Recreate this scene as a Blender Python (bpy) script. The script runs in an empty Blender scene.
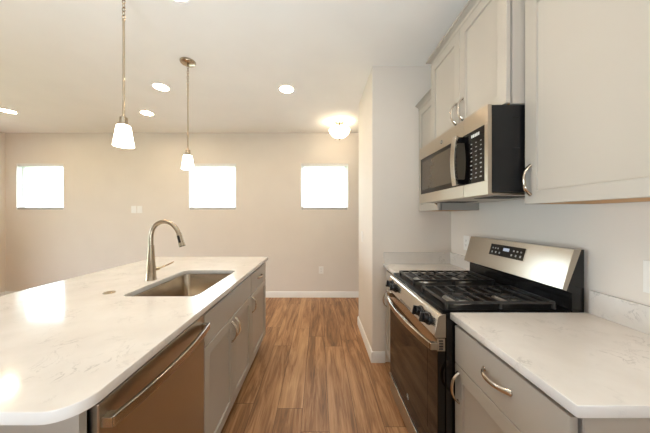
import bpy, bmesh, math, random
from mathutils import Vector, Matrix
random.seed(7)
S = bpy.context.scene
C = S.collection
PI = math.pi

# ------------------------------------------------------------------ camera
H = 2.743            # ceiling height
EYE = 1.349
cam_d = bpy.data.cameras.new('camera')
cam_d.sensor_width = 36.0
cam_d.lens = 36.0 * 245.0 / 650.0
cam_d.shift_x = 6.0 / 650.0
cam_d.shift_y = 0.0
cam_d.clip_start = 0.02
cam = bpy.data.objects.new('camera', cam_d)
C.objects.link(cam)
cam.location = (0, 0, EYE)
cam.rotation_euler = (PI / 2, 0, 0)
S.camera = cam

# ------------------------------------------------------------------ sky, exposure
W = bpy.data.worlds.new('sky')
S.world = W
W.use_nodes = True
bg = W.node_tree.nodes['Background']
bg.inputs['Color'].default_value = (0.74, 0.88, 1.0, 1)
bg.inputs['Strength'].default_value = 5.6
S.view_settings.view_transform = 'Standard'
S.view_settings.look = 'None'
S.view_settings.gamma = 1
S.view_settings.use_curve_mapping = False
S.view_settings.exposure = 1.5
S.cycles.max_bounces = 10
S.cycles.diffuse_bounces = 6
S.cycles.glossy_bounces = 5
S.cycles.transparent_max_bounces = 12
S.cycles.sample_clamp_indirect = 6.0
S.cycles.caustics_reflective = False
S.cycles.caustics_refractive = False
LAMP = 41.0          # recessed diffuser radiance
SHADE = 3.5          # pendant glass radiance
BOWL = 2.8           # flush-mount glass radiance
WARM = (1.0, 0.78, 0.52)

# added fill light behind the camera, aimed up to brighten ceiling and room
fl = bpy.data.lights.new('added_ceiling_fill', 'AREA'); fl.shape = 'DISK'; fl.size = 0.9
fl.energy = 33; fl.color = (0.74, 0.88, 1.0)
flo = bpy.data.objects.new('added_ceiling_fill', fl); C.objects.link(flo)
flo.location = (-0.6, -0.7, 0.75); flo.rotation_euler = (PI, 0, 0)

def portal(loc, rot, sx, sy):
    l = bpy.data.lights.new('daylight_portal', 'AREA')
    l.shape = 'RECTANGLE'; l.size = sx; l.size_y = sy
    l.cycles.is_portal = True
    o = bpy.data.objects.new('daylight_portal', l); C.objects.link(o)
    o.location = loc; o.rotation_euler = rot

# ------------------------------------------------------------------ materials
def lin(c):
    return tuple(((v / 255.0) / 12.92 if v / 255.0 <= 0.04045 else ((v / 255.0 + 0.055) / 1.055) ** 2.4) for v in c)

class NT:
    def __init__(s, name):
        s.m = bpy.data.materials.new(name); s.m.use_nodes = True
        s.t = s.m.node_tree; s.n = s.t.nodes; s.l = s.t.links
        s.b = s.n['Principled BSDF']
    def new(s, typ, **kw):
        n = s.n.new(typ)
        for k, v in kw.items(): setattr(n, k, v)
        return n
    def math(s, op, a, b=None, c=None):
        n = s.n.new('ShaderNodeMath'); n.operation = op
        for i, v in enumerate((a, b, c)):
            if v is None: continue
            if isinstance(v, (int, float)): n.inputs[i].default_value = v
            else: s.l.new(v, n.inputs[i])
        return n.outputs[0]
    def ramp(s, fac, stops):
        n = s.n.new('ShaderNodeValToRGB')
        while len(n.color_ramp.elements) < len(stops): n.color_ramp.elements.new(0.5)
        for e, (p, c) in zip(n.color_ramp.elements, stops):
            e.position = p; e.color = (*c, 1)
        s.l.new(fac, n.inputs[0]); return n.outputs[0]
    def coords(s, scale=(1, 1, 1), kind='Object'):
        tc = s.n.new('ShaderNodeTexCoord'); mp = s.n.new('ShaderNodeMapping')
        mp.inputs['Scale'].default_value = scale
        s.l.new(tc.outputs[kind], mp.inputs[0]); return mp.outputs[0]
    def noise(s, vec, scale, detail=3, rough=0.5, dist=0.0):
        n = s.n.new('ShaderNodeTexNoise')
        n.inputs['Scale'].default_value = scale; n.inputs['Detail'].default_value = detail
        n.inputs['Roughness'].default_value = rough; n.inputs['Distortion'].default_value = dist
        s.l.new(vec, n.inputs['Vector']); return n.outputs['Fac']
    def bump(s, h, strength, dist=0.002):
        n = s.n.new('ShaderNodeBump'); n.inputs['Strength'].default_value = strength
        n.inputs['Distance'].default_value = dist
        s.l.new(h, n.inputs['Height']); s.l.new(n.outputs[0], s.b.inputs['Normal'])

def set_in(b, **kw):
    for k, v in kw.items():
        i = b.inputs[k.replace('_', ' ')]
        i.default_value = (*v, 1) if isinstance(v, tuple) and len(v) == 3 else v

def paint(name, rgb, rough=0.6, bump=0.15, scale=350, var=0.015, spec=0.4):
    t = NT(name); c = lin(rgb)
    v = t.coords()
    f = t.noise(v, 3.0, 2)
    col = t.ramp(f, [(0.3, tuple(x * (1 - var) for x in c)), (0.7, tuple(min(1, x * (1 + var)) for x in c))])
    t.l.new(col, t.b.inputs['Base Color'])
    set_in(t.b, Roughness=rough, Specular_IOR_Level=spec)
    if bump: t.bump(t.noise(v, scale, 2), bump, 0.001)
    return t.m

def metal(name, rgb, rough=0.28, brush=None, aniso=0.0, bump=0.008):
    t = NT(name); c = lin(rgb)
    set_in(t.b, Base_Color=c, Metallic=1.0, Roughness=rough)
    if brush:
        v = t.coords(brush)
        f = t.noise(v, 1.0, 3)
        r = t.math('MULTIPLY_ADD', f, 0.06, rough - 0.03)
        t.l.new(r, t.b.inputs['Roughness'])
        if bump: t.bump(f, bump, 0.0006)
    return t.m

def plain(name, rgb, rough=0.4, metallic=0.0, spec=0.5, var=0.04, coat=0.0):
    t = NT(name); c = lin(rgb)
    f = t.noise(t.coords(), 40, 2)
    col = t.ramp(f, [(0.3, tuple(x * (1 - var) for x in c)), (0.7, tuple(min(1, x * (1 + var)) for x in c))])
    t.l.new(col, t.b.inputs['Base Color'])
    set_in(t.b, Roughness=rough, Metallic=metallic, Specular_IOR_Level=spec, Coat_Weight=coat)
    return t.m

def emit(name, rgb, strength, base=(240, 240, 238)):
    t = NT(name)
    set_in(t.b, Base_Color=lin(base), Roughness=0.4, Emission_Color=rgb, Emission_Strength=strength)
    return t.m

M = {}
M['wall'] = paint('greige_wall_paint', (231, 223, 213), 0.75, 0.12)
M['ceiling'] = paint('white_ceiling_paint', (240, 237, 232), 0.85, 0.12, 220)
M['trim'] = paint('white_trim_paint', (246, 245, 242), 0.35, 0.0)
M['cab'] = paint('light_greige_cabinet_paint', (179, 172, 162), 0.36, 0.03, 260, 0.012, 0.5)
M['gap'] = plain('dark_reveal', (34, 32, 30), 0.8)
M['toe'] = plain('toe_kick_painted_shade', (60, 54, 48), 0.6)  # board colour darkened to carry the deep shade below the doors
M['nickel'] = metal('brushed_nickel', (178, 163, 142), 0.25, (90, 90, 8))
M['satin'] = metal('satin_nickel_pull', (206, 196, 182), 0.2)
M['steel'] = metal('brushed_stainless', (182, 171, 156), 0.30, (6, 6, 260), 0, 0)
M['steel_h'] = metal('stainless_bar', (188, 179, 166), 0.2, (300, 6, 300))
M['sinksteel'] = metal('sink_stainless', (192, 178, 160), 0.2, (260, 6, 6))
M['black'] = plain('black_enamel', (13, 13, 14), 0.22, 0, 0.5)
M['blackside'] = plain('black_side_panel', (19, 19, 21), 0.3, 0, 0.4)
M['iron'] = plain('cast_iron', (34, 34, 35), 0.3, 0, 0.6)
M['cooktop'] = plain('glossy_black_porcelain', (6, 6, 7), 0.3, 0, 0.1)
M['knob'] = plain('black_knob', (17, 17, 18), 0.25)
M['glass_b'] = plain('black_glass', (8, 7, 7), 0.05, 0, 0.35)
M['oven_win'] = plain('oven_window_glass', (24, 18, 13), 0.06, 0, 0.35)
M['mw_win'] = plain('microwave_window_screen', (72, 62, 50), 0.12, 0, 0.5)
M['white_mark'] = plain('white_legend', (225, 225, 222), 0.4)
M['grey_mark'] = plain('grey_legend', (150, 150, 150), 0.4)
M['plate'] = plain('white_plastic_plate', (243, 241, 236), 0.35, var=0.01)
M['slotd'] = plain('dark_slot', (40, 38, 36), 0.6)
M['alum'] = metal('burner_aluminium', (190, 186, 178), 0.3)
M['wood_under'] = plain('raw_maple_underside', (196, 148, 88), 0.55, var=0.12)
M['lamp'] = emit('lit_diffuser', WARM, LAMP)
M['shade'] = emit('lit_opal_glass', (1.0, 0.90, 0.76), SHADE)
M['bowl'] = emit('lit_bowl_glass', (1.0, 0.82, 0.58), BOWL)
M['lcd'] = emit('lit_clock_display', (0.75, 0.85, 1.0), 0.16, (90, 95, 110))
M['blind'] = plain('white_vinyl_slats', (240, 240, 238), 0.5, var=0.01)
M['rail'] = plain('shaded_blind_rail', (190, 185, 180), 0.5)  # grey puts the shade of the room-facing side into the colour
M['siding'] = plain('pale_siding', (235, 235, 233), 0.7)
M['hglass'] = plain('house_window_glass', (150, 155, 165), 0.1)
M['grass'] = plain('lawn', (150, 160, 130), 0.9)

def m_glass():
    t = NT('window_pane_glass')
    tr = t.new('ShaderNodeBsdfTransparent'); gl = t.new('ShaderNodeBsdfGlossy')
    gl.inputs['Roughness'].default_value = 0.02
    mx = t.new('ShaderNodeMixShader'); mx.inputs[0].default_value = 0.06
    t.l.new(tr.outputs[0], mx.inputs[1]); t.l.new(gl.outputs[0], mx.inputs[2])
    t.l.new(mx.outputs[0], t.n['Material Output'].inputs['Surface'])
    return t.m
M['pane'] = m_glass()

def m_quartz():
    t = NT('white_quartz_with_grey_veins')
    v = t.coords()
    a = t.noise(v, 9.0, 5, 0.62, 1.6)
    ridge = t.math('ABSOLUTE', t.math('SUBTRACT', a, 0.5))
    line = t.math('SUBTRACT', 1.0, t.math('MINIMUM', t.math('MULTIPLY', ridge, 38.0), 1.0))
    mask = t.noise(v, 7.0, 3, 0.6)
    mk = t.math('MULTIPLY', t.math('MAXIMUM', t.math('SUBTRACT', mask, 0.515), 0.0), 6.0)
    mk = t.math('MINIMUM', mk, 1.0)
    vein = t.math('MULTIPLY', line, mk)
    cloud = t.noise(v, 5.0, 4, 0.6)
    base = t.ramp(cloud, [(0.3, lin((217, 211, 204))), (0.7, lin((229, 224, 218)))])
    mix = t.new('ShaderNodeMix', data_type='RGBA')
    t.l.new(t.math('MULTIPLY', vein, 0.44), mix.inputs['Factor'])
    t.l.new(base, mix.inputs['A']); mix.inputs['B'].default_value = (*lin((140, 134, 130)), 1)
    t.l.new(mix.outputs['Result'], t.b.inputs['Base Color'])
    set_in(t.b, Roughness=0.11, Specular_IOR_Level=0.5)
    return t.m
M['quartz'] = m_quartz()

def m_floor():
    t = NT('oak_vinyl_plank_floor')
    tc = t.new('ShaderNodeTexCoord'); sp = t.new('ShaderNodeSeparateXYZ')
    t.l.new(tc.outputs['Object'], sp.inputs[0])
    x, y = sp.outputs[0], sp.outputs[1]
    u = t.math('DIVIDE', t.math('ADD', x, 20.05), 0.178)
    row = t.math('FLOOR', u)
    wn = t.new('ShaderNodeTexWhiteNoise', noise_dimensions='1D'); t.l.new(row, wn.inputs['W'])
    vv = t.math('ADD', t.math('DIVIDE', t.math('ADD', y, 20.0), 1.22), t.math('MULTIPLY', wn.outputs['Value'], 3.0))
    colm = t.math('FLOOR', vv)
    cid = t.new('ShaderNodeCombineXYZ'); t.l.new(row, cid.inputs[0]); t.l.new(colm, cid.inputs[1])
    wn2 = t.new('ShaderNodeTexWhiteNoise', noise_dimensions='2D'); t.l.new(cid.outputs[0], wn2.inputs['Vector'])
    pid = wn2.outputs['Value']
    gv = t.new('ShaderNodeCombineXYZ')
    t.l.new(t.math('MULTIPLY_ADD', pid, 37.0, t.math('MULTIPLY', x, 13.0)), gv.inputs[0])
    t.l.new(t.math('MULTIPLY_ADD', pid, 11.0, t.math('MULTIPLY', y, 1.15)), gv.inputs[1])
    g1 = t.noise(gv.outputs[0], 1.1, 6, 0.62, 1.3)
    gv2 = t.new('ShaderNodeCombineXYZ')
    t.l.new(t.math('MULTIPLY_ADD', pid, 19.0, t.math('MULTIPLY', x, 95.0)), gv2.inputs[0])
    t.l.new(t.math('MULTIPLY', y, 4.0), gv2.inputs[1])
    g2 = t.noise(gv2.outputs[0], 1.0, 3, 0.6)
    g = t.math('ADD', t.math('MULTIPLY', g1, 0.75), t.math('MULTIPLY', g2, 0.25))
    g = t.math('ADD', g, t.math('MULTIPLY', t.math('SUBTRACT', pid, 0.5), 0.13))
    col = t.ramp(g, [(0.28, lin((100, 73, 50))), (0.44, lin((152, 109, 73))), (0.54, lin((182, 138, 98))), (0.68, lin((206, 164, 122)))])
    fu = t.math('FRACT', u); fv = t.math('FRACT', vv)
    du = t.math('MULTIPLY', t.math('MINIMUM', fu, t.math('SUBTRACT', 1.0, fu)), 0.178)
    dv = t.math('MULTIPLY', t.math('MINIMUM', fv, t.math('SUBTRACT', 1.0, fv)), 1.22)
    d = t.math('MINIMUM', du, dv)
    seam = t.math('LESS_THAN', d, 0.0019)
    mix = t.new('ShaderNodeMix', data_type='RGBA')
    t.l.new(t.math('MULTIPLY', seam, 0.72), mix.inputs['Factor'])
    t.l.new(col, mix.inputs['A']); mix.inputs['B'].default_value = (*lin((64, 42, 28)), 1)
    t.l.new(mix.outputs['Result'], t.b.inputs['Base Color'])
    set_in(t.b, Roughness=0.42, Specular_IOR_Level=0.4)
    t.bump(t.math('SUBTRACT', g, t.math('MULTIPLY', seam, 0.6)), 0.08, 0.002)
    return t.m
M['floor'] = m_floor()

# ------------------------------------------------------------------ geometry helpers
def box(bm, x0, x1, y0, y1, z0, z1):
    v = [bm.verts.new((x, y, z)) for x in (x0, x1) for y in (y0, y1) for z in (z0, z1)]
    for f in ((0, 1, 3, 2), (4, 6, 7, 5), (0, 4, 5, 1), (2, 3, 7, 6), (0, 2, 6, 4), (1, 5, 7, 3)):
        bm.faces.new([v[i] for i in f])
    return bm

def prism_y(bm, prof, y0, y1):
    """prof = [(x, z)...] extruded along y"""
    a = [bm.verts.new((x, y0, z)) for x, z in prof]
    b = [bm.verts.new((x, y1, z)) for x, z in prof]
    n = len(prof)
    bm.faces.new(a); bm.faces.new(b[::-1])
    for i in range(n):
        bm.faces.new((a[i], b[i], b[(i + 1) % n], a[(i + 1) % n]))
    return bm

def lathe(bm, prof, c, seg=32, axis='z', caps=True):
    """prof = [(r, h)...] round a vertical line through c; r = 0 closes"""
    c = Vector(c)
    rings = []
    for r, h in prof:
        if r < 1e-6:
            p = Vector((0, 0, h)); rings.append([p])
        else:
            rings.append([Vector((r * math.cos(2 * PI * k / seg), r * math.sin(2 * PI * k / seg), h)) for k in range(seg)])
    if axis == 'x':   rot = Matrix.Rotation(PI / 2, 3, 'Y')
    elif axis == '-x': rot = Matrix.Rotation(-PI / 2, 3, 'Y')
    elif axis == 'y': rot = Matrix.Rotation(-PI / 2, 3, 'X')
    elif axis == 'z': rot = Matrix.Identity(3)
    else:             rot = Vector((0, 0, 1)).rotation_difference(Vector(axis).normalized()).to_matrix()
    vs = [[bm.verts.new(c + rot @ p) for p in ring] for ring in rings]
    for a, b in zip(vs, vs[1:]):
        if len(a) == 1 and len(b) == 1: continue
        for k in range(seg):
            k2 = (k + 1) % seg
            if len(a) == 1: bm.faces.new((a[0], b[k2], b[k]))
            elif len(b) == 1: bm.faces.new((a[k], a[k2], b[0]))
            else: bm.faces.new((a[k], a[k2], b[k2], b[k]))
    if caps:
        if len(vs[0]) > 1: bm.faces.new(vs[0][::-1])
        if len(vs[-1]) > 1: bm.faces.new(vs[-1])
    return bm

def sweep(bm, pts, side, half, closed_section=None, seg=10):
    """sweep an ellipse/rect section along pts. side = constant side vector; half=(a along side, b along normal) or list per point"""
    pts = [Vector(p) for p in pts]; side = Vector(side).normalized()
    prev = None; first = None
    n = len(pts)
    for i, p in enumerate(pts):
        t = (pts[min(i + 1, n - 1)] - pts[max(i - 1, 0)]).normalized()
        nn = t.cross(side).normalized()
        a, b = half[i] if isinstance(half, list) else half
        if closed_section == 'rect':
            sec = [(-1, -1), (1, -1), (1, 1), (-1, 1)]
        else:
            sec = [(math.cos(2 * PI * k / seg), math.sin(2 * PI * k / seg)) for k in range(seg)]
        ring = [bm.verts.new(p + side * (u * a) + nn * (w * b)) for u, w in sec]
        if prev:
            for k in range(len(ring)):
                k2 = (k + 1) % len(ring)
                bm.faces.new((prev[k], prev[k2], ring[k2], ring[k]))
        else: first = ring
        prev = ring
    bm.faces.new(first[::-1]); bm.faces.new(prev)
    return bm

def smooth_path(pts, n=6):
    P = [Vector(p) for p in pts]; out = []
    for i in range(len(P) - 1):
        p0, p1, p2, p3 = P[max(i - 1, 0)], P[i], P[i + 1], P[min(i + 2, len(P) - 1)]
        for k in range(n):
            t = k / n
            out.append(0.5 * ((2 * p1) + (p2 - p0) * t + (2 * p0 - 5 * p1 + 4 * p2 - p3) * t * t + (3 * p1 - p0 - 3 * p2 + p3) * t ** 3))
    out.append(P[-1]); return out

def B(): return bmesh.new()

def root_loc(o):
    while o.parent: o = o.parent
    return o.location.copy()

def obj(name, bm, mat, parent=None, bevel=0.0, smooth=True, base=None, label=None, seg=2):
    """links ONE mesh; shapes are given in room coordinates"""
    org = root_loc(parent) if parent else (Vector(base) if base else Vector((0, 0, 0)))
    bmesh.ops.recalc_face_normals(bm, faces=bm.faces[:])
    bmesh.ops.translate(bm, verts=bm.verts[:], vec=-org)
    me = bpy.data.meshes.new(name)
    bm.to_mesh(me); bm.free()
    me.materials.append(M[mat])
    o = bpy.data.objects.new(name, me); C.objects.link(o)
    if parent: o.parent = parent
    else: o.location = org
    if smooth:
        for p in me.polygons: p.use_smooth = True
        me.set_sharp_from_angle(angle=math.radians(38))
    if bevel:
        md = o.modifiers.new('bevel', 'BEVEL'); md.width = bevel; md.segments = seg
        md.limit_method = 'ANGLE'; md.angle_limit = math.radians(40); md.harden_normals = True
    if label: o['label'] = label
    return o

def thing(name, label, cat, loc=(0, 0, 0), group=None):
    o = bpy.data.objects.new(name, None); C.objects.link(o)
    o.empty_display_size = 0.05; o.location = loc
    o['label'] = label; o['category'] = cat
    if group: o['group'] = group
    return o

def tag(o, label, cat, group=None):
    o['label'] = label; o['category'] = cat
    if group: o['group'] = group
    return o

def struct(o):
    o['kind'] = 'structure'; return o

def dup(root, loc, label=None):
    r = root.copy(); C.objects.link(r); r.location = loc
    if label: r['label'] = label
    for ch in list(root.children):
        c = ch.copy(); C.objects.link(c); c.parent = r
        for g in list(ch.children):
            d = g.copy(); C.objects.link(d); d.parent = c
    return r

def rect(x0, x1, y0, y1, r=0.0, n=8, corners=(1, 1, 1, 1)):
    """corners: (x0y0, x1y0, x1y1, x0y1)"""
    out = []
    for (cx, cy, sx, sy, a0), on in zip(((x0, y0, 1, 1, PI), (x1, y0, -1, 1, 1.5 * PI), (x1, y1, -1, -1, 0), (x0, y1, 1, -1, PI / 2)), corners):
        if r and on:
            for k in range(n + 1):
                a = a0 + PI / 2 * k / n
                out.append((cx + sx * r + r * math.cos(a), cy + sy * r + r * math.sin(a)))
        else: out.append((cx, cy))
    return out

def slab(name, loops, z0, z1, mat, ease=0.0, parent=None, base=None, mtx=None):
    """flat slab with holes: loops[0] outline, others holes"""
    cu = bpy.data.curves.new(name, 'CURVE'); cu.dimensions = '2D'; cu.fill_mode = 'BOTH'
    for lp in loops:
        s = cu.splines.new('POLY'); s.points.add(len(lp) - 1); s.use_cyclic_u = True
        for p, (x, y) in zip(s.points, lp): p.co = (x, y, 0, 1)
    h = (z1 - z0) / 2
    cu.extrude = h - ease; cu.bevel_depth = ease; cu.bevel_resolution = 2; cu.offset = -ease
    tmp = bpy.data.objects.new(name + '_outline', cu); C.objects.link(tmp)
    me = bpy.data.meshes.new_from_object(tmp)
    bpy.data.objects.remove(tmp); bpy.data.curves.remove(cu)
    bm = bmesh.new(); bm.from_mesh(me); bpy.data.meshes.remove(me)
    bmesh.ops.remove_doubles(bm, verts=bm.verts[:], dist=1e-5)
    bmesh.ops.translate(bm, verts=bm.verts[:], vec=(0, 0, z0 + h))
    if mtx is not None: bmesh.ops.transform(bm, matrix=mtx, verts=bm.verts[:])
    return obj(name, bm, mat, parent, base=base, smooth=False)

def text_mesh(bm, s, size, origin, right, up, depth=0.0006):
    cu = bpy.data.curves.new('lettering', 'FONT'); cu.body = s; cu.size = size
    cu.align_x = 'CENTER'; cu.align_y = 'CENTER'; cu.extrude = depth / 2
    tmp = bpy.data.objects.new('lettering', cu); C.objects.link(tmp)
    me = bpy.data.meshes.new_from_object(tmp)
    bpy.data.objects.remove(tmp); bpy.data.curves.remove(cu)
    r, u = Vector(right).normalized(), Vector(up).normalized(); n = r.cross(u)
    m = Matrix.Translation(origin) @ Matrix((r, u, n)).transposed().to_4x4()
    me.transform(m); bm.from_mesh(me); bpy.data.meshes.remove(me)
    return bm

# ------------------------------------------------------------------ room shell
XL, XR, YF, YB, XH = -5.235, 1.225, 4.09, -4.5, 3.0
YE, YP, XP = 2.27, 3.06, 0.495         # pantry wall: near face, far face, left face
T = 0.14
b = B(); box(b, XL - T, XH + T, YB - T, YF + T, -0.08, 0.0)
struct(obj('floor', b, 'floor', smooth=False))
b = B(); box(b, XL - T, XH + T, YB - T, YF + T, H, H + 0.08)
struct(obj('ceiling', b, 'ceiling', smooth=False))

WZ0, WZ1, WW = 1.458, 2.234, 0.79
WIN = [-4.66, -1.778, 0.0925]
to_xz = Matrix(((1, 0, 0, 0), (0, 0, -1, 0), (0, 1, 0, 0), (0, 0, 0, 1)))  # plan (x, y, z) -> (x, -z, y)
holes = [rect(c - WW / 2, c + WW / 2, WZ0, WZ1) for c in WIN]
struct(slab('wall_far', [rect(XL - T, XH + T, 0, H)] + holes, -(YF + T), -YF, 'wall', mtx=to_xz))
DYM = 1.3
to_yz = Matrix(((0, 0, 1, 0), (1, 0, 0, 0), (0, 1, 0, 0), (0, 0, 0, 1)))   # (y, z, x)
DY0, DY1, DZ = 0.4, 2.2, 2.06
struct(slab('wall_left', [rect(YB - T, YF, 0, H), rect(DY0, DY1, 0.02, DZ)], XL - T, XL, 'wall', mtx=to_yz))
b = B(); box(b, XR, XR + T, YB, YE, 0, H); struct(obj('wall_right', b, 'wall', smooth=False))
b = B(); box(b, XP, XH, YE, YP, 0, H); struct(obj('wall_pantry', b, 'wall', smooth=False))
b = B(); box(b, XH, XH + T, YP, YF, 0, H); struct(obj('wall_hall', b, 'wall', smooth=False))
b = B(); box(b, XL, XR + T, YB - T, YB, 0, H); struct(obj('wall_back', b, 'wall', smooth=False))

def base_profile(x):  # depth, height
    return [(0, 0), (0.014, 0), (0.014, 0.082), (0.009, 0.094), (0.006, 0.1), (0, 0.1)]
def baseboard(name, runs):
    b = B()
    for (p, q, nrm) in runs:
        p, q, nrm = Vector((*p, 0)), Vector((*q, 0)), Vector((*nrm, 0))
        pr = base_profile(0)
        a = [b.verts.new(p + nrm * d + Vector((0, 0, h))) for d, h in pr]
        c = [b.verts.new(q + nrm * d + Vector((0, 0, h))) for d, h in pr]
        b.faces.new(a); b.faces.new(c[::-1])
        for i in range(len(pr)):
            j = (i + 1) % len(pr); b.faces.new((a[i], c[i], c[j], a[j]))
    struct(obj(name, b, 'trim'))
baseboard('baseboard_far', [((XL, YF), (XH, YF), (0, -1))])
baseboard('baseboard_left', [((XL, DY1 + 0.08), (XL, YF - 0.014), (1, 0)), ((XL, YB), (XL, DY0 - 0.08), (1, 0))])
baseboard('baseboard_pantry', [((XP, YE - 0.014), (XP, YP + 0.014), (-1, 0)), ((XP, YE), (0.61, YE), (0, -1)), ((XP, YP), (XH, YP), (0, 1))])

# windows: vinyl frame set deep in a drywall opening, one pane
for i, c in enumerate(WIN):
    x0, x1 = c - WW / 2, c + WW / 2
    fr = slab('window_%d' % (i + 1), [rect(x0, x1, WZ0, WZ1), rect(x0 + 0.045, x1 - 0.045, WZ0 + 0.045, WZ1 - 0.045)], -(YF + 0.125), -(YF + 0.075), 'trim', mtx=to_xz, base=(c, YF + 0.1, WZ0))
    struct(fr)
    b = B(); box(b, x0 + 0.04, x1 - 0.04, YF + 0.098, YF + 0.102, WZ0 + 0.04, WZ1 - 0.04)
    obj('pane', b, 'pane', fr, smooth=False)
    b = B(); j = 0.006
    box(b, x0 + 0.0003, x0 + j, YF + 0.002, YF + 0.0748, WZ0 + 0.0003, WZ1 - 0.0003); box(b, x1 - j, x1 - 0.0003, YF + 0.002, YF + 0.0748, WZ0 + 0.0003, WZ1 - 0.0003)
    box(b, x0 + j, x1 - j, YF + 0.002, YF + 0.0748, WZ0 + 0.0003, WZ0 + j); box(b, x0 + j, x1 - j, YF + 0.002, YF + 0.0748, WZ1 - j, WZ1 - 0.0003)
    obj('jamb', b, 'trim', fr, smooth=False)
    portal((c, YF + 0.13, (WZ0 + WZ1) / 2), (-PI / 2, 0, 0), WW, WZ1 - WZ0)

BL = ['white horizontal blind lowered in the far window nearest the room corner',
      'white horizontal blind lowered in the far window behind the hanging pendant',
      'white horizontal blind lowered in the far window beside the pantry wall']
for i, c in enumerate(WIN):
    x0, x1 = c - WW / 2 + 0.009, c + WW / 2 - 0.009
    t = thing('window_blind', BL[i], 'blind', (c, YF + 0.035, WZ0), 'blinds in the three far windows')
    b = B(); box(b, x0, x1, YF + 0.008, YF + 0.056, WZ1 - 0.042, WZ1 - 0.0065); obj('head_rail', b, 'blind', t, 0.003)
    b = B(); z = WZ0 + 0.05
    while z < WZ1 - 0.05:
        y0, y1 = YF + 0.009, YF + 0.057
        v = [b.verts.new(p) for p in ((x0 + 0.004, y0, z - 0.003), (x1 - 0.004, y0, z - 0.003), (x1 - 0.004, y1, z + 0.003), (x0 + 0.004, y1, z + 0.003),
                                      (x0 + 0.004, y0, z - 0.0005), (x1 - 0.004, y0, z - 0.0005), (x1 - 0.004, y1, z + 0.0055), (x0 + 0.004, y1, z + 0.0055))]
        for f in ((0, 1, 2, 3), (7, 6, 5, 4), (0, 4, 5, 1), (1, 5, 6, 2), (2, 6, 7, 3), (3, 7, 4, 0)): b.faces.new([v[k] for k in f])
        z += 0.044
    obj('slats', b, 'blind', t, smooth=False)
    b = B(); box(b, x0, x1, YF + 0.006, YF + 0.058, WZ0 + 0.0065, WZ0 + 0.042); obj('bottom_rail', b, 'rail', t, 0.003, label='bottom rail with room-side shade coloured in grey')
    b = B()
    for fx in (0.17, 0.5, 0.83):
        xx = x0 + (x1 - x0) * fx
        box(b, xx - 0.001, xx + 0.001, YF + 0.0075, YF + 0.0085, WZ0 + 0.043, WZ1 - 0.04)
    obj('ladder_cord', b, 'blind', t, smooth=False)
    b = B(); lathe(b, [(0.004, 0), (0.004, 0.5)], (x0 + 0.09, YF + 0.003, WZ1 - 0.56), 8); obj('tilt_wand', b, 'rail', t)

# unseen patio door added in the left wall to let in more daylight
fr = slab('added_patio_door', [rect(DY0, DY1, 0.02, DZ), rect(DY0 + 0.07, DYM - 0.035, 0.1, DZ - 0.07), rect(DYM + 0.035, DY1 - 0.07, 0.1, DZ - 0.07)], XL - 0.11, XL - 0.04, 'trim', mtx=to_yz)
struct(fr)
b = B(); box(b, XL - 0.077, XL - 0.073, DY0 + 0.06, DYM - 0.025, 0.09, DZ - 0.06); box(b, XL - 0.077, XL - 0.073, DYM + 0.025, DY1 - 0.06, 0.09, DZ - 0.06)
obj('pane', b, 'pane', fr, smooth=False)
portal((XL - 0.13, DYM, DZ / 2), (0, -PI / 2, 0), DZ, DY1 - DY0)

# outside
b = B(); box(b, -40, 40, YF + T + 0.02, 60, -0.6, -0.5); box(b, -40, XL - T - 0.02, -30, YF + T + 0.02, -0.6, -0.5)
struct(obj('ground', b, 'grass', smooth=False))
t = thing('neighbour_house', 'pale sided house seen faintly through the far windows', 'house', (0, 14.5, -0.5))
b = B(); box(b, -22, 6, 14, 15, -0.5, 4.2); obj('wall', b, 'siding', t, smooth=False)
for wx, wz, ww, wh in ((-4.85, 1.35, 0.9, 1.2), (0.35, 1.35, 0.9, 1.2)):
    b = B(); box(b, wx - ww / 2, wx + ww / 2, 13.95, 14.0, wz, wz + wh); obj('window', b, 'hglass', t, smooth=False)
b = B(); prism_y(b, [(-22.3, 4.2), (6.3, 4.2), (6.3, 4.35), (-22.3, 4.35)], 13.5, 15.2); obj('eave', b, 'trim', t, smooth=False)

# ------------------------------------------------------------------ cabinet parts
def shaker(bm, xf, d, y0, y1, z0, z1, rail=0.056, flat=False):
    """door whose front lies at x = xf and faces d (+1/-1); thickness 19 mm"""
    th = 0.019; e = 0.0016
    def P(x, a, c): return bm.verts.new((x, a, c))
    def loop(x, i): return [P(x, y0 + i, z0 + i), P(x, y1 - i, z0 + i), P(x, y1 - i, z1 - i), P(x, y0 + i, z1 - i)]
    L = [loop(xf - d * th, 0), loop(xf - d * e, 0), loop(xf, e)]
    if not flat:
        L += [loop(xf, rail), loop(xf - d * 0.009, rail + 0.0015), loop(xf - d * 0.010, rail + 0.004)]
    for a, c in zip(L, L[1:]):
        for k in range(4): bm.faces.new((a[k], a[(k + 1) % 4], c[(k + 1) % 4], c[k]))
    bm.faces.new(L[0][::-1]); bm.faces.new(L[-1])
    return bm

def pull(name, parent, xf, d, y, z, vertical=True, L=0.132):
    """arched strap pull"""
    b = B(); n = 14; pts = []; half = []
    for k in range(n + 1):
        s = -1 + 2 * k / n
        out = 0.030 * (1 - abs(s) ** 2.6) + 0.0005
        p = (xf + d * out, y, z + s * L / 2) if vertical else (xf + d * out, y + s * L / 2, z)
        pts.append(p)
        half.append((0.0082 + 0.002 * abs(s) ** 2, 0.0046 + 0.0012 * (1 - abs(s))))
    sweep(b, pts, (0, 1, 0) if vertical else (0, 0, 1), half, seg=10)
    for s in (-1, 1):
        c = (xf, y, z + s * (L / 2 - 0.004)) if vertical else (xf, y + s * (L / 2 - 0.004), z)
        lathe(b, [(0.0085, 0), (0.0085, 0.003), (0.006, 0.006)], c, 14, 'x' if d > 0 else '-x')
    return obj(name, b, 'satin', parent)

def front_gap(t, x0, x1, y0, y1, z0, z1): pass

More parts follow.
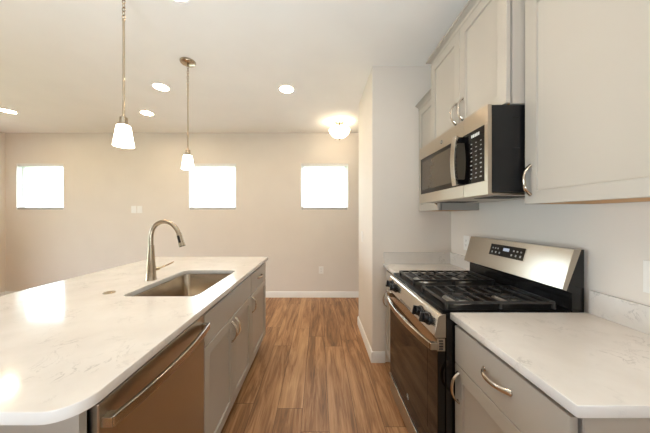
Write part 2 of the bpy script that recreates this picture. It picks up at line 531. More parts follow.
def base_cabinet(label, d, xf, xb, y0, y1, fronts, group, name='base_cabinet', xtoe=None):
    """fronts: (kind, y0, y1, z0, z1, pull_y, pull_z, vertical)"""
    t = thing(name, label, 'cabinet', ((xf + xb) / 2, (y0 + y1) / 2, 0), group)
    xc = xf - d * 0.029
    b = B(); w = 0.018; xl, xr = min(xc, xb), max(xc, xb); xi = xb + d * 0.008; xk = (min(xb, xi), max(xb, xi))
    box(b, xl, xr, y0, y0 + w, 0.098, 0.884); box(b, xl, xr, y1 - w, y1, 0.098, 0.884)
    box(b, xl, xr, y0 + w, y1 - w, 0.098, 0.116); box(b, xk[0], xk[1], y0 + w, y1 - w, 0.116, 0.884)
    obj('carcass', b, 'cab', t)
    xt = xf - d * 0.085
    b = B(); box(b, min(xt, xb), max(xt, xb), y0 + 0.002, y1 - 0.002, 0.0, 0.0975); obj('toe_kick', b, 'toe', t, smooth=False, label='recessed toe kick')
    for kind, a, c, z0, z1, py, pz, vert in fronts:
        b = B(); shaker(b, xf, d, a, c, z0, z1, flat=(kind != 'door'))
        p = obj(kind, b, 'cab', t)
        if py is not None: pull('handle', p, xf, d, py, pz, vert)
    return t

ZD0, ZD1, ZR0, ZR1 = 0.105, 0.692, 0.697, 0.860
# --- right run
XFR = 0.612
base_cabinet('light greige base cabinet under the near end of the counter, nearest the camera', -1, XFR, XR - 0.003, 0.592, 1.107,
             [('drawer_front', 0.597, 1.103, ZR0, ZR1, 0.845, 0.785, False), ('door', 0.597, 1.103, ZD0, ZD1, 1.074, 0.60, True)], 'base cabinets either side of the range')
b = B(); box(b, XFR + 0.022, XR - 0.003, 0.585, 0.5915, 0.0, 0.884)
tag(obj('end_panel', b, 'cab', base=(0.93, 0.588, 0), bevel=0.001), 'grey painted panel closing the near end of the counter run', 'panel')
base_cabinet('light greige base cabinet between the range and the pantry wall', -1, XFR, XR - 0.003, 1.876, YE - 0.016,
             [('drawer_front', 1.882, 2.245, ZR0, ZR1, 2.06, 0.785, False), ('door', 1.882, 2.245, ZD0, ZD1, 2.215, 0.60, True)], 'base cabinets either side of the range')
XE = 0.594
tag(slab('countertop', [rect(XE, XR - 0.001, 0.563, 1.110)], 0.8845, 0.9145, 'quartz', 0.002, base=(0.9, 0.83, 0.8845)),
    'white veined quartz countertop on the near side of the range', 'countertop')
tag(slab('countertop', [rect(XE, XR - 0.001, 1.874, YE - 0.001)], 0.8845, 0.9145, 'quartz', 0.002, base=(0.9, 2.07, 0.8845)),
    'white veined quartz countertop between the range and pantry wall', 'countertop')
b = B(); box(b, XR - 0.015, XR - 0.001, 0.563, 1.098, 0.915, 1.018)
tag(obj('backsplash', b, 'quartz', base=(XR - 0.011, 0.83, 0.915), bevel=0.0015), 'low quartz backsplash strip along the near countertop', 'backsplash')
b = B(); box(b, XR - 0.021, XR - 0.001, 1.874, YE - 0.001, 0.915, 1.018)
tag(obj('backsplash', b, 'quartz', base=(XR - 0.011, 2.07, 0.915), bevel=0.0015), 'low quartz backsplash strip on the side wall beyond the range', 'backsplash')
b = B(); box(b, XE + 0.004, XR - 0.0215, YE - 0.021, YE - 0.001, 0.915, 1.018)
tag(obj('backsplash', b, 'quartz', base=(0.9, YE - 0.011, 0.915), bevel=0.0015), 'low quartz backsplash strip against the pantry end wall', 'backsplash')

# --- wall cabinets
XU = 0.915
def crown(bm, x_f, ya, yb, z, x_w, returns=(True, True), run=0.036, rise=0.045):
    """crown moulding on top of a wall cabinet: profile wrapped round front and ends"""
    prof = [(0, 0), (0.007, 0), (0.007, 0.010), (0.003, 0.012), (0.006, 0.020), (0.014, 0.029), (0.027, 0.035), (0.027, 0.040), (run, 0.040), (run, rise + 0.005), (0, rise + 0.005)]
    ra, rb = returns
    loops = []
    for o, h in prof:
        a = ya - (o if ra else 0); c = yb + (o if rb else 0)
        loops.append([bm.verts.new((x_w, a, z + h)), bm.verts.new((x_f - o, a, z + h)), bm.verts.new((x_f - o, c, z + h)), bm.verts.new((x_w, c, z + h))])
    n = len(loops)
    for i in range(n):
        p, q = loops[i], loops[(i + 1) % n]
        for k in range(3): bm.faces.new((p[k], p[k + 1], q[k + 1], q[k]))
    bm.faces.new([l[0] for l in loops]); bm.faces.new([l[3] for l in loops][::-1])
    return bm

def wall_cabinet(label, xf, y0, y1, z0, z1, doors, crown_returns, under='cab'):
    t = thing('wall_cabinet', label, 'cabinet', ((xf + XR) / 2, (y0 + y1) / 2, z0), 'wall cabinets above the counter run')
    xc = xf + 0.027
    b = B(); w = 0.018
    box(b, xc, XR - 0.002, y0, y0 + w, z0, z1 - 0.0045); box(b, xc, XR - 0.002, y1 - w, y1, z0, z1 - 0.0045)
    box(b, xc, XR - 0.002, y0 + w, y1 - w, z1 - w, z1 - 0.0045); box(b, XR - 0.012, XR - 0.002, y0 + w, y1 - w, z0, z1 - w)
    obj('carcass', b, 'cab', t)
    b = B(); box(b, xc, XR - 0.0125, y0 + w + 0.0005, y1 - w - 0.0005, z0 + 0.0005, z0 + 0.016)
    obj('bottom_board', b, 'wood_under', t, smooth=False, label='raw wood underside')
    for a, c, py, pz in doors:
        b = B(); shaker(b, xf, -1, a, c, z0 + (0.0 if z0 < 1.6 else 0.006), z1 - 0.012)
        p = obj('door', b, 'cab', t)
        pull('handle', p, xf, -1, py, pz, True)
    b = B(); crown(b, xf + 0.012, y0, y1, z1 - 0.004, XR - 0.003, crown_returns); obj('crown_moulding', b, 'cab', t)
    return t

wall_cabinet('large light greige wall cabinet nearest the camera, over the near countertop', XU + 0.013, 0.57, 1.108, 1.404, 2.335,
             [(0.574, 1.105, 1.076, 1.509)], (True, False))
XM = 0.853
wall_cabinet('tall two-door greige wall cabinet above the microwave', XM, 1.1125, 1.8675, 1.863, 2.497,
             [(1.116, 1.4865, 1.452, 1.985), (1.4905, 1.864, 1.525, 1.985)], (True, True))
wall_cabinet('narrow greige wall cabinet between the microwave and the pantry wall', XU, 1.872, YE - 0.004, 1.397, 2.325,
             [(1.876, YE - 0.022, 1.905, 1.509)], (False, False))

# ------------------------------------------------------------------ microwave
MX, MY0, MY1, MZ0, MZ1 = 0.768, 1.114, 1.866, 1.449, 1.8625
t = thing('microwave', 'stainless over-the-range microwave with black glass door and black side', 'microwave', (1.0, 1.49, MZ0))
b = B(); box(b, MX + 0.018, XR - 0.002, MY0 + 0.003, MY1 - 0.003, MZ0 + 0.012, MZ1 - 0.003); body = obj('body', b, 'blackside', t, 0.003)
for z in (1.66, 1.80):
    b = B(); box(b, 0.885, 0.915, MY0 + 0.0015, MY0 + 0.004, z, z + 0.004); obj('side_rib', b, 'blackside', body, 0.001)
# stainless front frame (door surround, split at the control panel)
YS = 1.303
def front_frame(b, y0, y1):
    gz0, gz1 = 1.515, 1.776
    box(b, MX, MX + 0.018, y0, y1, MZ0, gz0); box(b, MX, MX + 0.018, y0, y1, gz1, MZ1 - 0.002)
b = B(); front_frame(b, YS + 0.001, MY1); box(b, MX, MX + 0.018, MY1 - 0.014, MY1, 1.515, 1.776)
door = obj('door', b, 'steel', t, 0.0015, label='stainless door frame round dark glass')
b = B(); box(b, MX + 0.002, MX + 0.017, YS + 0.001, MY1 - 0.0142, 1.5152, 1.7758); gl = obj('glass', b, 'glass_b', door, smooth=False)
b = B(); box(b, MX + 0.0008, MX + 0.002, 1.395, 1.822, 1.545, 1.752); obj('window', b, 'mw_win', door, smooth=False, label='smoked see-through window')
b = B(); front_frame(b, MY0, YS - 0.001); box(b, MX, MX + 0.018, MY0, MY0 + 0.024, 1.515, 1.776)
cp = obj('control_panel', b, 'steel', t, 0.0015)
b = B(); box(b, MX + 0.001, MX + 0.017, MY0 + 0.0242, YS - 0.001, 1.5152, 1.7758); obj('keypad_glass', b, 'glass_b', cp, smooth=False)
for r in range(9):
    for c in range(3):
        y = 1.158 + c * 0.036; z = 1.538 + r * 0.0215
        w = 0.010 if r % 3 else 0.014
        b = B(); box(b, MX + 0.0002, MX + 0.001, y, y + w, z, z + (0.0055 if r < 5 else 0.004)); obj('key', b, 'grey_mark', cp, smooth=False)
b = B()
for k in range(5): box(b, MX + 0.0002, MX + 0.001, 1.175 + k * 0.013, 1.184 + k * 0.013, 1.742, 1.757)
obj('clock_display', b, 'white_mark', cp, smooth=False, label='pale clock display')
# bowed handle with black end blocks
b = B(); pts = []
for k in range(17):
    s = -1 + k / 8; pts.append((MX - 0.030 - 0.012 * (1 - s * s), 1.325, 1.648 + s * 0.132))
sweep(b, pts, (0, 1, 0), (0.020, 0.008), 'rect'); h = obj('handle', b, 'steel_h', door, 0.003, label='bowed bright handle with black end blocks')
for z in (1.535, 1.762):
    b = B(); box(b, MX - 0.032, MX, 1.309, 1.341, z - 0.012, z + 0.012); obj('handle_block', b, 'black', door, 0.002)
b = B(); box(b, MX + 0.03, XR - 0.06, MY0 + 0.03, MY1 - 0.03, MZ0 + 0.0, MZ0 + 0.0118); obj('bottom_plate', b, 'steel', t, 0.002, label='metal underside with vents')
for y in (1.2, 1.62):
    b = B(); box(b, 0.86, 1.05, y, y + 0.16, MZ0 - 0.002, MZ0 - 0.0002); obj('grease_filter', b, 'slotd', t, smooth=False)
def badge(x, y, z, r, parent):
    b = B(); lathe(b, [(r, 0), (r, 0.0008), (r * 0.86, 0.0012)], (x, y, z), 24, '-x'); o = obj('round_emblem', b, 'grey_mark', parent, label='round maker emblem')
    b = B(); lathe(b, [(r * 0.8, 0.0012), (r * 0.8, 0.0016)], (x, y, z), 24, '-x'); d = obj('emblem_disc', b, 'slotd', parent)
    b = B(); text_mesh(b, 'GE', r * 0.95, (x - 0.0019, y, z), (0, -1, 0), (0, 0, 1)); obj('emblem_letters', b, 'white_mark', parent, smooth=False)
badge(MX, 1.535, 1.815, 0.013, door)

# ------------------------------------------------------------------ range
RY0, RY1 = 1.1135, 1.8705
RC = (RY0 + RY1) / 2
t = thing('gas_range', 'stainless and black freestanding gas range with four burners', 'range', (0.88, RC, 0))
b = B(); box(b, 0.578, XR - 0.025, RY0, RY1, 0.03, 0.905); obj('body', b, 'black', t, 0.002)
for x in (0.62, 1.12):
    for y in (RY0 + 0.06, RY1 - 0.06): b = B(); lathe(b, [(0.018, 0), (0.018, 0.03)], (x, y, 0), 12); obj('foot', b, 'black', t)
# cooktop
b = B(); slab_l = [rect(0.566, XR - 0.075, RY0, RY1, 0.012)]
b.free()
ct = slab('cooktop', slab_l, 0.9055, 0.921, 'cooktop', 0.004, t)
b = B(); box(b, 0.605, 1.085, RY0 + 0.02, RY1 - 0.02, 0.9212, 0.9222); obj('burner_tray', b, 'cooktop', ct, 0.0005)
# control panel
cpf = [(0.530, 0.797), (0.5235, 0.806), (0.541, 0.890), (0.547, 0.897), (0.556, 0.9), (0.5655, 0.9045), (0.5775, 0.9045), (0.5775, 0.797)]
b = B(); prism_y(b, cpf, RY0, RY1); cp = obj('control_panel', b, 'steel_h', t, 0.0015, label='stainless front panel carrying the knobs')
b = B()
for k in range(24):
    y = 1.405 + k * 0.0075
    v = prism_y(b, [(0.5238, 0.8075), (0.5265, 0.8205), (0.5285, 0.8205), (0.5258, 0.8075)], y, y + 0.0042)
obj('vent_slots', b, 'slotd', cp, smooth=False)
for y in (1.195, 1.285, 1.70, 1.79):
    ax = Vector((-0.979, 0, 0.204)).normalized(); o = Vector((0.5333, y, 0.853))
    b = B(); lathe(b, [(0.030, 0), (0.030, 0.005), (0.024, 0.008), (0.0245, 0.014), (0.0225, 0.026), (0.019, 0.029), (0, 0.029)], o, 24, ax)
    kn = obj('knob', b, 'knob', t)
    b = B(); q = o + ax * 0.034; up = Vector((0.204, 0, 0.979)).normalized()
    pts = [q - up * 0.023, q + up * 0.023]
    sweep(b, pts, (0, 1, 0), (0.005, 0.009), 'rect'); obj('grip', b, 'knob', kn, 0.002)
# door
b = B(); box(b, 0.541, 0.577, RY0 + 0.004, RY1 - 0.004, 0.172, 0.792); dr = obj('oven_door', b, 'glass_b', t, 0.003, label='black glass oven door')
b = B(); box(b, 0.5402, 0.541, RY0 + 0.11, RY1 - 0.11, 0.30, 0.69); obj('oven_window', b, 'oven_win', dr, smooth=False, label='slightly lighter oven window')
b = B(); box(b, 0.5395, 0.577, RY0 + 0.0038, RY1 - 0.0038, 0.733, 0.7925); obj('top_trim', b, 'steel_h', dr, 0.002)
b = B()
for k in range(4): box(b, 0.548, 0.566, RY0 + 0.0025, RY0 + 0.0045, 0.740 + k * 0.0125, 0.747 + k * 0.0125)
obj('vent_slots', b, 'slotd', dr, smooth=False)
b = B(); pts = []; hf = []
for k in range(25):
    s = -1 + k / 12; pts.append((0.512 - 0.034 * (1 - s * s), RC + s * 0.366, 0.757)); hf.append((0.0165, 0.0085))
sweep(b, pts, (0, 0, 1), hf, 'rect'); hd = obj('handle', b, 'steel_h', dr, 0.004, label='bowed stainless handle', seg=3)
for s in (-1, 1):
    b = B(); box(b, 0.508, 0.54, RC + s * 0.366 - 0.013, RC + s * 0.366 + 0.008 , 0.741, 0.773) if s < 0 else box(b, 0.508, 0.54, RC + s * 0.366 - 0.008, RC + s * 0.366 + 0.013, 0.741, 0.773)
    obj('handle_bracket', b, 'steel_h', dr, 0.002)
badge(0.5405, RC, 0.252, 0.015, dr)
# drawer
b = B(); box(b, 0.541, 0.577, RY0 + 0.004, RY1 - 0.004, 0.035, 0.163); dw = obj('storage_drawer', b, 'steel', t, 0.003, label='stainless bottom drawer')
b = B(); box(b, 0.534, 0.545, RY0 + 0.004, RY1 - 0.004, 0.15, 0.1635); obj('drawer_lip', b, 'steel_h', dw, 0.003)
# burners
for (x, y, r) in ((0.712, 1.2575, 0.054), (0.958, 1.2575, 0.046), (0.712, 1.6455, 0.056), (0.958, 1.6455, 0.046)):
    b = B(); lathe(b, [(r * 1.35, 0), (r * 1.3, 0.005), (r * 1.05, 0.008), (r * 1.0, 0.015), (0, 0.015)], (x, y, 0.9224), 28); br = obj('burner', b, 'alum', t, label='silver burner base under a black cap')
    b = B(); lathe(b, [(r * 0.72, 0.0162), (r * 0.78, 0.019), (r * 0.74, 0.0235), (r * 0.6, 0.0255), (0, 0.026)], (x, y, 0.9224), 28); obj('burner_cap', b, 'iron', br)
# grates
def bar(b, p, q, w=0.006, h=0.007):
    p, q = Vector(p), Vector(q); d = (q - p).normalized(); s = Vector((0, 0, 1)).cross(d).normalized()
    sweep(b, [p, q], s, (w, h), 'rect')
for (g0, g1) in ((1.130, 1.385), (1.518, 1.773)):
    zt = 0.952; x0, x1 = 0.588, 1.082; b = B(); n = 8
    yc = (g0 + g1) / 2
    for y in (g0, g1): bar(b, (x0 - 0.005, y, zt), (x1 + 0.005, y, zt), 0.0045, 0.006)
    for x in (x0, x1): bar(b, (x, g0, zt), (x, g1, zt), 0.005, 0.006)
    for k in range(1, n):
        x = x0 + (x1 - x0) * k / n
        if k in (2, 6):
            bar(b, (x, g0, zt + 0.001), (x, yc - 0.03, zt + 0.001), 0.004, 0.005); bar(b, (x, yc + 0.03, zt + 0.001), (x, g1, zt + 0.001), 0.004, 0.005)
        else: bar(b, (x, g0, zt + 0.001), (x, g1, zt + 0.001), 0.004, 0.005)
    for xc in (x0 + (x1 - x0) * 0.25, x0 + (x1 - x0) * 0.75):
        for sx in (-1, 1): bar(b, (xc + sx * 0.028, yc, zt + 0.001), (xc + sx * (x1 - x0) / 8, yc, zt + 0.001), 0.004, 0.005)
    bar(b, (x0 + (x1 - x0) * 0.375, yc, zt), (x0 + (x1 - x0) * 0.625, yc, zt), 0.004, 0.005)
    for x in (x0, (x0 + x1) / 2, x1):
        for y in (g0, g1): box(b, x - 0.006, x + 0.006, y - 0.006, y + 0.006, 0.9226, zt)
    obj('grate', b, 'iron', t, 0.0012, label='black cast iron grate')
# backguard
sp = [(1.195, 1.198), (1.206, 1.198), (1.206, 0.905), (1.150, 0.905), (1.150, 0.998), (1.1275, 1.0085)]
b = B(); prism_y(b, sp, RY0, RY1); bgd = obj('backguard', b, 'black', t, 0.0015, label='black upright backguard with stainless control face')
fx0, fz0, fx1, fz1 = 1.107, 1.017, 1.159, 1.1985
b = B(); prism_y(b, [(fx0, fz0), (fx1, fz1), (1.1945, 1.1985), (1.127, 1.009)], RY0 + 0.001, RY1 - 0.001); obj('control_face', b, 'steel_h', bgd, 0.001, label='slanted stainless face')
def on_face(s, off): # s along the slope 0..1
    n = Vector((-(fz1 - fz0), 0, (fx1 - fx0))).normalized()
    return Vector((fx0 + (fx1 - fx0) * s, 0, fz0 + (fz1 - fz0) * s)) + n * off
def face_patch(b, s0, s1, y0, y1, off0, off1):
    p = [on_face(s0, off0), on_face(s1, off0), on_face(s1, off1), on_face(s0, off1)]
    prism_y(b, [(q.x, q.z) for q in p], y0, y1)
b = B(); face_patch(b, 0.44, 0.86, 1.355, 1.635, 0.0, 0.001); obj('display_bezel', b, 'steel_h', bgd, smooth=False)
b = B(); face_patch(b, 0.46, 0.84, 1.36, 1.63, 0.001, 0.002); obj('display_glass', b, 'glass_b', bgd, smooth=False)
keys = [(0.68, 0.73, 1.60 - k * 0.022) for k in range(3)] + [(0.68, 0.73, 1.43 - k * 0.026) for k in range(3)] + [(0.535, 0.60, 1.60 - k * 0.032) for k in range(8) if k not in (3, 4)]
for s0, s1, y in keys:
    b = B(); face_patch(b, s0, s1, y, y + 0.011, 0.002, 0.0024); obj('key', b, 'grey_mark', bgd, smooth=False)
b = B(); face_patch(b, 0.655, 0.755, 1.470, 1.518, 0.002, 0.0025); obj('clock_display', b, 'lcd', bgd, smooth=False, label='lit clock display')

# ------------------------------------------------------------------ island
XI, XFI = -0.548, -0.566
IX0, IY0, IY1 = -1.742, 0.543, 2.645
SX0, SX1, SY0, SY1 = -1.085, -0.668, 1.335, 1.985
tag(slab('island_countertop', [rect(IX0, XI, IY0, IY1, 0.075, 10, (1, 1, 0, 0)), rect(SX0, SX1, SY0, SY1, 0.045, 8)], 0.8845, 0.9145, 'quartz', 0.003, base=(-1.15, 1.6, 0.8845)),
    'long white quartz island countertop with a sink cut-out', 'countertop')
XBI = -1.19
b = B(); box(b, XBI, -0.588, 0.600, 0.621, 0.0, 0.884)
tag(obj('end_panel', b, 'cab', base=(-0.9, 0.61, 0), bevel=0.001), 'painted panel closing the near end of the island', 'panel')
b = B(); box(b, XBI - 0.02, XBI - 0.001, 0.600, 2.60, 0.0, 0.884)
tag(obj('back_panel', b, 'cab', base=(-1.2, 1.6, 0), bevel=0.001), 'long painted panel on the seating side of the island', 'panel')

# dishwasher
DY_0, DY_1 = 0.629, 1.208
t = thing('dishwasher', 'stainless dishwasher with a bowed bar handle built into the island', 'dishwasher', (-0.88, 0.92, 0))
b = B(); box(b, XBI + 0.02, -0.604, DY_0 + 0.004, DY_1 - 0.003, 0.09, 0.8835); obj('tub_body', b, 'gap', t, smooth=False)
b = B(); box(b, XBI + 0.02, -0.65, DY_0 + 0.004, DY_1 - 0.003, 0.0, 0.0895); obj('toe_kick', b, 'black', t, smooth=False)
b = B(); box(b, -0.603, XFI, DY_0, DY_1, 0.115, 0.866); dd = obj('door', b, 'steel', t, 0.004, label='brushed stainless door')
b = B(); pts = []
for k in range(25):
    s = -1 + k / 12; pts.append((XFI + 0.026 + 0.024 * (1 - s * s), (DY_0 + DY_1) / 2 + s * 0.281, 0.815))
sweep(b, pts, (0, 0, 1), (0.0155, 0.0075), 'rect'); obj('handle', b, 'steel_h', dd, 0.004, label='bowed stainless bar handle', seg=3)
for s in (-1, 1):
    yc = (DY_0 + DY_1) / 2 + s * 0.272
    b = B(); box(b, XFI + 0.0002, XFI + 0.03, yc - 0.013, yc + 0.013, 0.801, 0.829); obj('handle_bracket', b, 'steel_h', dd, 0.002)

base_cabinet('two-door sink cabinet in the island beside the dishwasher', 1, XFI, XBI, 1.211, 2.04,
             [('false_front', 1.214, 2.037, ZR0, ZR1, None, None, None), ('door', 1.214, 1.6225, ZD0, ZD1, 1.590, 0.615, True), ('door', 1.6265, 2.037, ZD0, ZD1, 1.660, 0.615, True)],
             'island cabinets') if False else None
# the sink cabinet is an open box so the bowl hangs inside it
t = thing('sink_cabinet', 'two-door greige sink cabinet in the island beside the dishwasher', 'cabinet', (-0.88, 1.625, 0), 'island cabinets')
xc = XFI - 0.029
b = B(); w = 0.018
box(b, XBI, xc, 1.211, 1.211 + w, 0.098, 0.884); box(b, XBI, xc, 2.04 - w, 2.04, 0.098, 0.884)
box(b, XBI, xc, 1.211 + w, 2.04 - w, 0.098, 0.116); box(b, XBI, XBI + 0.008, 1.211 + w, 2.04 - w, 0.116, 0.884)
obj('carcass', b, 'cab', t)
b = B(); box(b, XBI, XFI - 0.085, 1.213, 2.038, 0.0, 0.0975); obj('toe_kick', b, 'toe', t, smooth=False, label='recessed toe kick')
b = B(); shaker(b, XFI, 1, 1.214, 2.037, ZR0, ZR1, flat=True); obj('false_front', b, 'cab', t)
for a, c, py in ((1.214, 1.6235, 1.592), (1.6275, 2.037, 1.659)):
    b = B(); shaker(b, XFI, 1, a, c, ZD0, ZD1); p = obj('door', b, 'cab', t); pull('handle', p, XFI, 1, py, 0.600, True)
base_cabinet('narrow greige drawer and door cabinet at the far end of the island', 1, XFI, XBI, 2.0415, 2.602,
             [('drawer_front', 2.047, 2.598, ZR0, ZR1, 2.32, 0.785, False), ('door', 2.047, 2.598, ZD0, ZD1, 2.082, 0.600, True)], 'island cabinets')

# sink bowl
t = thing('kitchen_sink', 'stainless undermount single bowl sink set in the island', 'sink', ((SX0 + SX1) / 2, (SY0 + SY1) / 2, 0.68))
b = B()
z1 = 0.8835
def ring(g, z, r): return [b.verts.new((x, y, z)) for x, y in rect(SX0 + g, SX1 - g, SY0 + g, SY1 - g, r, 8)]
prof = [(-0.014, z1 - 0.0015, 0.05), (-0.014, z1, 0.05), (0.001, z1, 0.045), (0.003, z1 - 0.006, 0.045), (0.008, z1 - 0.16, 0.045), (0.014, z1 - 0.183, 0.043), (0.03, z1 - 0.194, 0.035), (0.06, z1 - 0.197, 0.03)]
prof += [(0.06, z1 - 0.2, 0.03), (0.028, z1 - 0.197, 0.036), (0.011, z1 - 0.185, 0.044), (0.005, z1 - 0.16, 0.046), (0.000, z1 - 0.0015, 0.046)]
rings = [ring(*p) for p in prof]
for a, c in zip(rings, rings[1:] + rings[:1]):
    if a is rings[7]: continue
    n = len(a)
    for k in range(n): b.faces.new((a[k], a[(k + 1) % n], c[(k + 1) % n], c[k]))
b.faces.new(rings[7]); b.faces.new(rings[8][::-1])
obj('bowl', b, 'sinksteel', t)
b = B(); lathe(b, [(0.045, 0), (0.045, 0.002), (0.036, 0.003), (0.032, 0.001), (0, 0.001)], (-0.92, 1.66, z1 - 0.1968), 28); obj('drain', b, 'steel_h', t)

# faucet
FX, FY, FZ = -1.151, 1.680, 0.9147
t = thing('faucet', 'brushed nickel pull-down kitchen faucet standing behind the island sink', 'faucet', (FX, FY, FZ))
b = B(); lathe(b, [(0.034, 0), (0.034, 0.005), (0.031, 0.009), (0.0285, 0.06), (0.024, 0.13), (0.0195, 0.2), (0.0175, 0.235)], (FX, FY, FZ), 32); bd = obj('body', b, 'nickel', t)
path = smooth_path([(FX, FY, FZ + 0.235), (FX, FY, FZ + 0.30), (FX + 0.012, FY, FZ + 0.349), (FX + 0.045, FY, FZ + 0.386), (FX + 0.092, FY, FZ + 0.399), (FX + 0.138, FY, FZ + 0.386), (FX + 0.172, FY, FZ + 0.352), (FX + 0.190, FY, FZ + 0.318)], 6)
b = B(); sweep(b, path, (0, 1, 0), (0.0145, 0.0145), seg=18); obj('spout', b, 'nickel', t)
hd = Vector((FX + 0.190, FY, FZ + 0.319)); ax = Vector((0.023, 0, -0.085)).normalized()
b = B(); lathe(b, [(0.0155, 0.0005), (0.017, 0.015), (0.0175, 0.05), (0.020, 0.075), (0.021, 0.088), (0.018, 0.092), (0, 0.092)], hd, 24, ax); sh = obj('spray_head', b, 'nickel', t)
b = B(); c = hd + ax * 0.04 + Vector((-0.0, -0.0175, 0)); sweep(b, [c - ax * 0.025, c + ax * 0.025], (0, 1, 0), (0.003, 0.008), 'rect'); obj('spray_button', b, 'black', sh, 0.002)
b = B(); lathe(b, [(0.0205, 0.0885), (0.0195, 0.0935), (0, 0.0935)], hd, 24, ax); obj('spray_face', b, 'black', sh)
b = B(); lathe(b, [(0.012, 0), (0.012, 0.028), (0.010, 0.031), (0, 0.031)], (FX + 0.012, FY + 0.02, FZ + 0.068), 20, (0.5, 0.86, 0.1)); lv = obj('lever_hub', b, 'nickel', t)
b = B(); p0 = Vector((FX + 0.027, FY + 0.046, FZ + 0.071)); sweep(b, [p0, p0 + Vector((0.02, 0.075, 0.012)), p0 + Vector((0.028, 0.118, 0.022))], (0.97, -0.25, 0), [(0.0075, 0.0062), (0.0065, 0.0055), (0.006, 0.0045)]); obj('lever', b, 'nickel', t)
b = B(); lathe(b, [(0.030, 0), (0.030, 0.003), (0.027, 0.005), (0.013, 0.0052), (0.012, 0.0075), (0, 0.008)], (-1.195, 1.395, 0.9147), 28)
tag(obj('counter_air_switch', b, 'nickel', base=(-1.195, 1.395, 0.9147)), 'small round nickel button cap set in the island counter', 'button')

# ------------------------------------------------------------------ lights
PX = -1.18
def pendant(y, label):
    t = thing('pendant_light', label, 'pendant light', (PX, y, H), 'pendants above the island')
    def L(name, prof, mat, z, seg=32, **k):
        b = B(); lathe(b, prof, (PX, y, z), seg, **k); return obj(name, b, mat, t)
    L('canopy', [(0.066, 0), (0.066, -0.006), (0.060, -0.016), (0.03, -0.024), (0.008, -0.027), (0.008, -0.045), (0, -0.046)], 'nickel', H - 0.0005)
    b = B(); z = H - 0.05; k = 0
    while z > 2.545:
        n = 12; pts = []
        sd = Vector((1, 0, 0)) if k % 2 else Vector((0, 1, 0)); al = Vector((0, 1, 0)) if k % 2 else Vector((1, 0, 0))
        R = 0.0085; L2 = 0.015
        ringv = []
        for j in range(n):
            a = 2 * PI * j / n
            c = Vector((PX, y, z)) + al * (R * math.cos(a)) + Vector((0, 0, L2 * math.sin(a)))
            rad = (al * (math.cos(a)) + Vector((0, 0, math.sin(a)))).normalized()
            ringv.append([b.verts.new(c + rad * (0.0024 * math.cos(2 * PI * m / 6)) + sd * (0.0024 * math.sin(2 * PI * m / 6))) for m in range(6)])
        for j in range(n):
            p, q = ringv[j], ringv[(j + 1) % n]
            for m in range(6): b.faces.new((p[m], p[(m + 1) % 6], q[(m + 1) % 6], q[m]))
        z -= 0.0235; k += 1
    obj('chain', b, 'nickel', t)
    L('rod', [(0.003, 0.6), (0.008, 0.592), (0.008, 0.585), (0.0062, 0.58), (0.0062, 0.02), (0.009, 0.01), (0.009, 0)], 'nickel', 1.945, 16)
    L('socket_cap', [(0.012, 0.05), (0.020, 0.046), (0.021, 0.012), (0.030, 0.008), (0.030, 0)], 'nickel', 1.900, 28)
    b = B(); sh = [(0.016, 0.0), (0.031, -0.001), (0.036, -0.006), (0.054, -0.126), (0.051, -0.126), (0.033, -0.009), (0.016, -0.004)]
    lathe(b, sh + [sh[0]], (PX, y, 1.8995), 36, caps=False); bmesh.ops.remove_doubles(b, verts=b.verts[:], dist=1e-6)
    obj('glass_shade', b, 'shade', t, label='lit white glass shade')
    return t
pendant(1.48, 'lit white pendant lamp hanging over the near half of the island')
pendant(2.205, 'lit white pendant lamp hanging over the far half of the island by the faucet')

cans = [((-0.355, 2.68), 'recessed ceiling light just in front of the pantry wall corner'),
        ((-1.70, 2.637), 'recessed ceiling light between the two pendant lamps'),
        ((-2.316, 3.30), 'recessed ceiling light near the far wall, behind the near pendant'),
        ((-4.11, 3.237), 'recessed ceiling light in the corner over the first window'),
        ((-0.884, 1.51), 'recessed ceiling light cut by the top of the photo, above the island')]
extra = [((0.2, 0.8), 'unseen recessed ceiling light added over the aisle to brighten the near end')]  # added lamp out of view, brightens the aisle and near counter
proto = None
for (x, y), lab in cans + extra:
    if proto is None:
        proto = t = thing('recessed_light', lab, 'ceiling light', (x, y, H), 'recessed lights in the ceiling')
        b = B(); lathe(b, [(0.092, 0.0), (0.092, -0.003), (0.078, -0.006), (0.072, -0.004), (0.072, 0.0)], (x, y, H - 0.0004), 36, caps=False); obj('trim_ring', b, 'trim', t)
        b = B(); lathe(b, [(0.0715, -0.0005), (0.0715, -0.0028), (0, -0.0028)], (x, y, H - 0.0004), 36); obj('diffuser', b, 'lamp', t, label='lit round diffuser')
    else: dup(proto, (x, y, H), lab)

x, y = 0.302, 3.61
t = thing('flush_ceiling_lamp', 'lit white bowl ceiling lamp with nickel stem beside the pantry wall', 'ceiling light', (x, y, H))
b = B(); lathe(b, [(0.065, 0), (0.065, -0.012), (0.055, -0.022), (0.012, -0.026)], (x, y, H - 0.0005), 32); obj('canopy', b, 'nickel', t)
b = B(); lathe(b, [(0.009, -0.027), (0.009, -0.25)], (x, y, H), 14); obj('stem', b, 'nickel', t)
b = B()
for k in range(3):
    a = 2 * PI * k / 3 + 0.4
    sweep(b, smooth_path([(x + 0.012 * math.cos(a), y + 0.012 * math.sin(a), H - 0.05), (x + 0.07 * math.cos(a), y + 0.07 * math.sin(a), H - 0.075), (x + 0.146 * math.cos(a), y + 0.146 * math.sin(a), H - 0.112)], 4), (-math.sin(a), math.cos(a), 0), (0.004, 0.004), seg=8)
obj('arm', b, 'nickel', t)
b = B(); pr = []
for k in range(11):
    a = PI / 2 * k / 10; pr.append((0.155 * math.cos(a), -0.125 * math.sin(a) ** 1.15))
pi = [(r * 0.965, h * 0.965 + 0.0) for r, h in pr[:-1]][::-1]
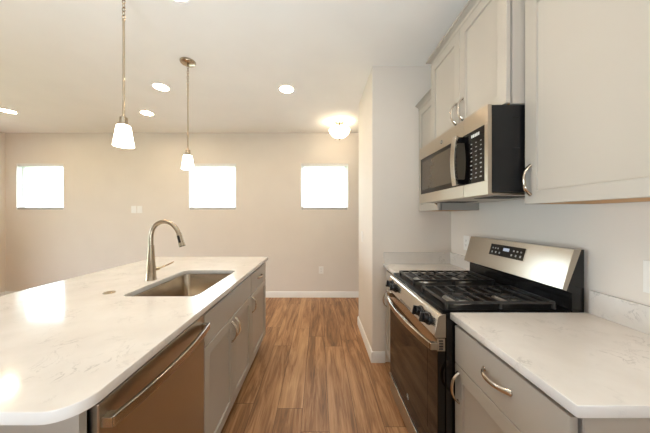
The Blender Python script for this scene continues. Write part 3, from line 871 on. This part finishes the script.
pr[-1] = (0.010, pr[-1][1]); 
lathe(b, pr + [(0.010, -0.120)] + pi + [pr[0]], (x, y, H - 0.118), 40, caps=False); bmesh.ops.remove_doubles(b, verts=b.verts[:], dist=1e-6); obj('glass_bowl', b, 'bowl', t, label='lit white glass bowl')
b = B(); lathe(b, [(0.012, -0.240), (0.017, -0.246), (0.017, -0.250), (0.010, -0.258), (0.007, -0.266), (0, -0.270)], (x, y, H), 20); obj('finial', b, 'nickel', t)

# ------------------------------------------------------------------ plates on the walls
def plate(name, label, cat, c, nrm, kind='outlet', w=0.07, h=0.115, group=None):
    c = Vector(c); nrm = Vector(nrm); up = Vector((0, 0, 1)); rt = up.cross(nrm)
    t = thing(name, label, cat, c, group)
    def P(bm, u0, u1, v0, v1, d0, d1):
        vs = []
        for d in (d0, d1):
            vs.append([bm.verts.new(c + rt * u + up * v + nrm * d) for u, v in ((u0, v0), (u1, v0), (u1, v1), (u0, v1))])
        a, q = vs
        bm.faces.new(a[::-1]); bm.faces.new(q)
        for k in range(4): bm.faces.new((a[k], a[(k + 1) % 4], q[(k + 1) % 4], q[k]))
    b = B(); P(b, -w / 2, w / 2, -h / 2, h / 2, 0.0005, 0.006); obj('cover_plate', b, 'plate', t, 0.0015)
    if kind == 'outlet':
        for s in (-1, 1):
            b = B(); P(b, -0.0165, 0.0165, s * 0.0195 - 0.014, s * 0.0195 + 0.014, 0.006, 0.008); r = obj('receptacle', b, 'plate', t, 0.0015)
            b = B(); P(b, -0.008, -0.0055, s * 0.0195 - 0.002, s * 0.0195 + 0.007, 0.008, 0.0082); P(b, 0.0055, 0.008, s * 0.0195 - 0.002, s * 0.0195 + 0.007, 0.008, 0.0082); P(b, -0.002, 0.002, s * 0.0195 - 0.009, s * 0.0195 - 0.005, 0.008, 0.0082)
            obj('slots', b, 'slotd', r, smooth=False)
    else:
        b = B(); P(b, -0.0165, 0.0165, -0.033, 0.033, 0.006, 0.009); obj('rocker', b, 'plate', t, 0.0015)
zc = EYE + (216.5 - 209.5) * YF / 245
plate('light_switch', 'white switch plate on the far wall, nearer the room corner of the pair', 'switch', (-3.09, YF, zc), (0, -1, 0), 'switch', 0.085, 0.12, 'pair of switch plates on the far wall')
plate('light_switch', 'white switch plate on the far wall, nearer the middle window of the pair', 'switch', (-2.99, YF, zc), (0, -1, 0), 'switch', 0.085, 0.12, 'pair of switch plates on the far wall')
plate('wall_outlet', 'white outlet low on the far wall past the island', 'outlet', (0.035, YF, 0.456), (0, -1, 0), 'outlet', 0.08, 0.12)
plate('wall_outlet', 'white outlet on the wall above the near countertop backsplash', 'outlet', (XR, 0.885, 1.125), (-1, 0, 0), 'outlet', 0.075, 0.12)
plate('wall_outlet', 'white outlet on the wall just beyond the range backguard', 'outlet', (XR, 2.03, 1.13), (-1, 0, 0), 'outlet', 0.075, 0.12)
plate('light_switch', 'white switch plate on the pantry wall corridor side', 'switch', (XP, 2.79, 1.12), (-1, 0, 0), 'switch', 0.075, 0.12)
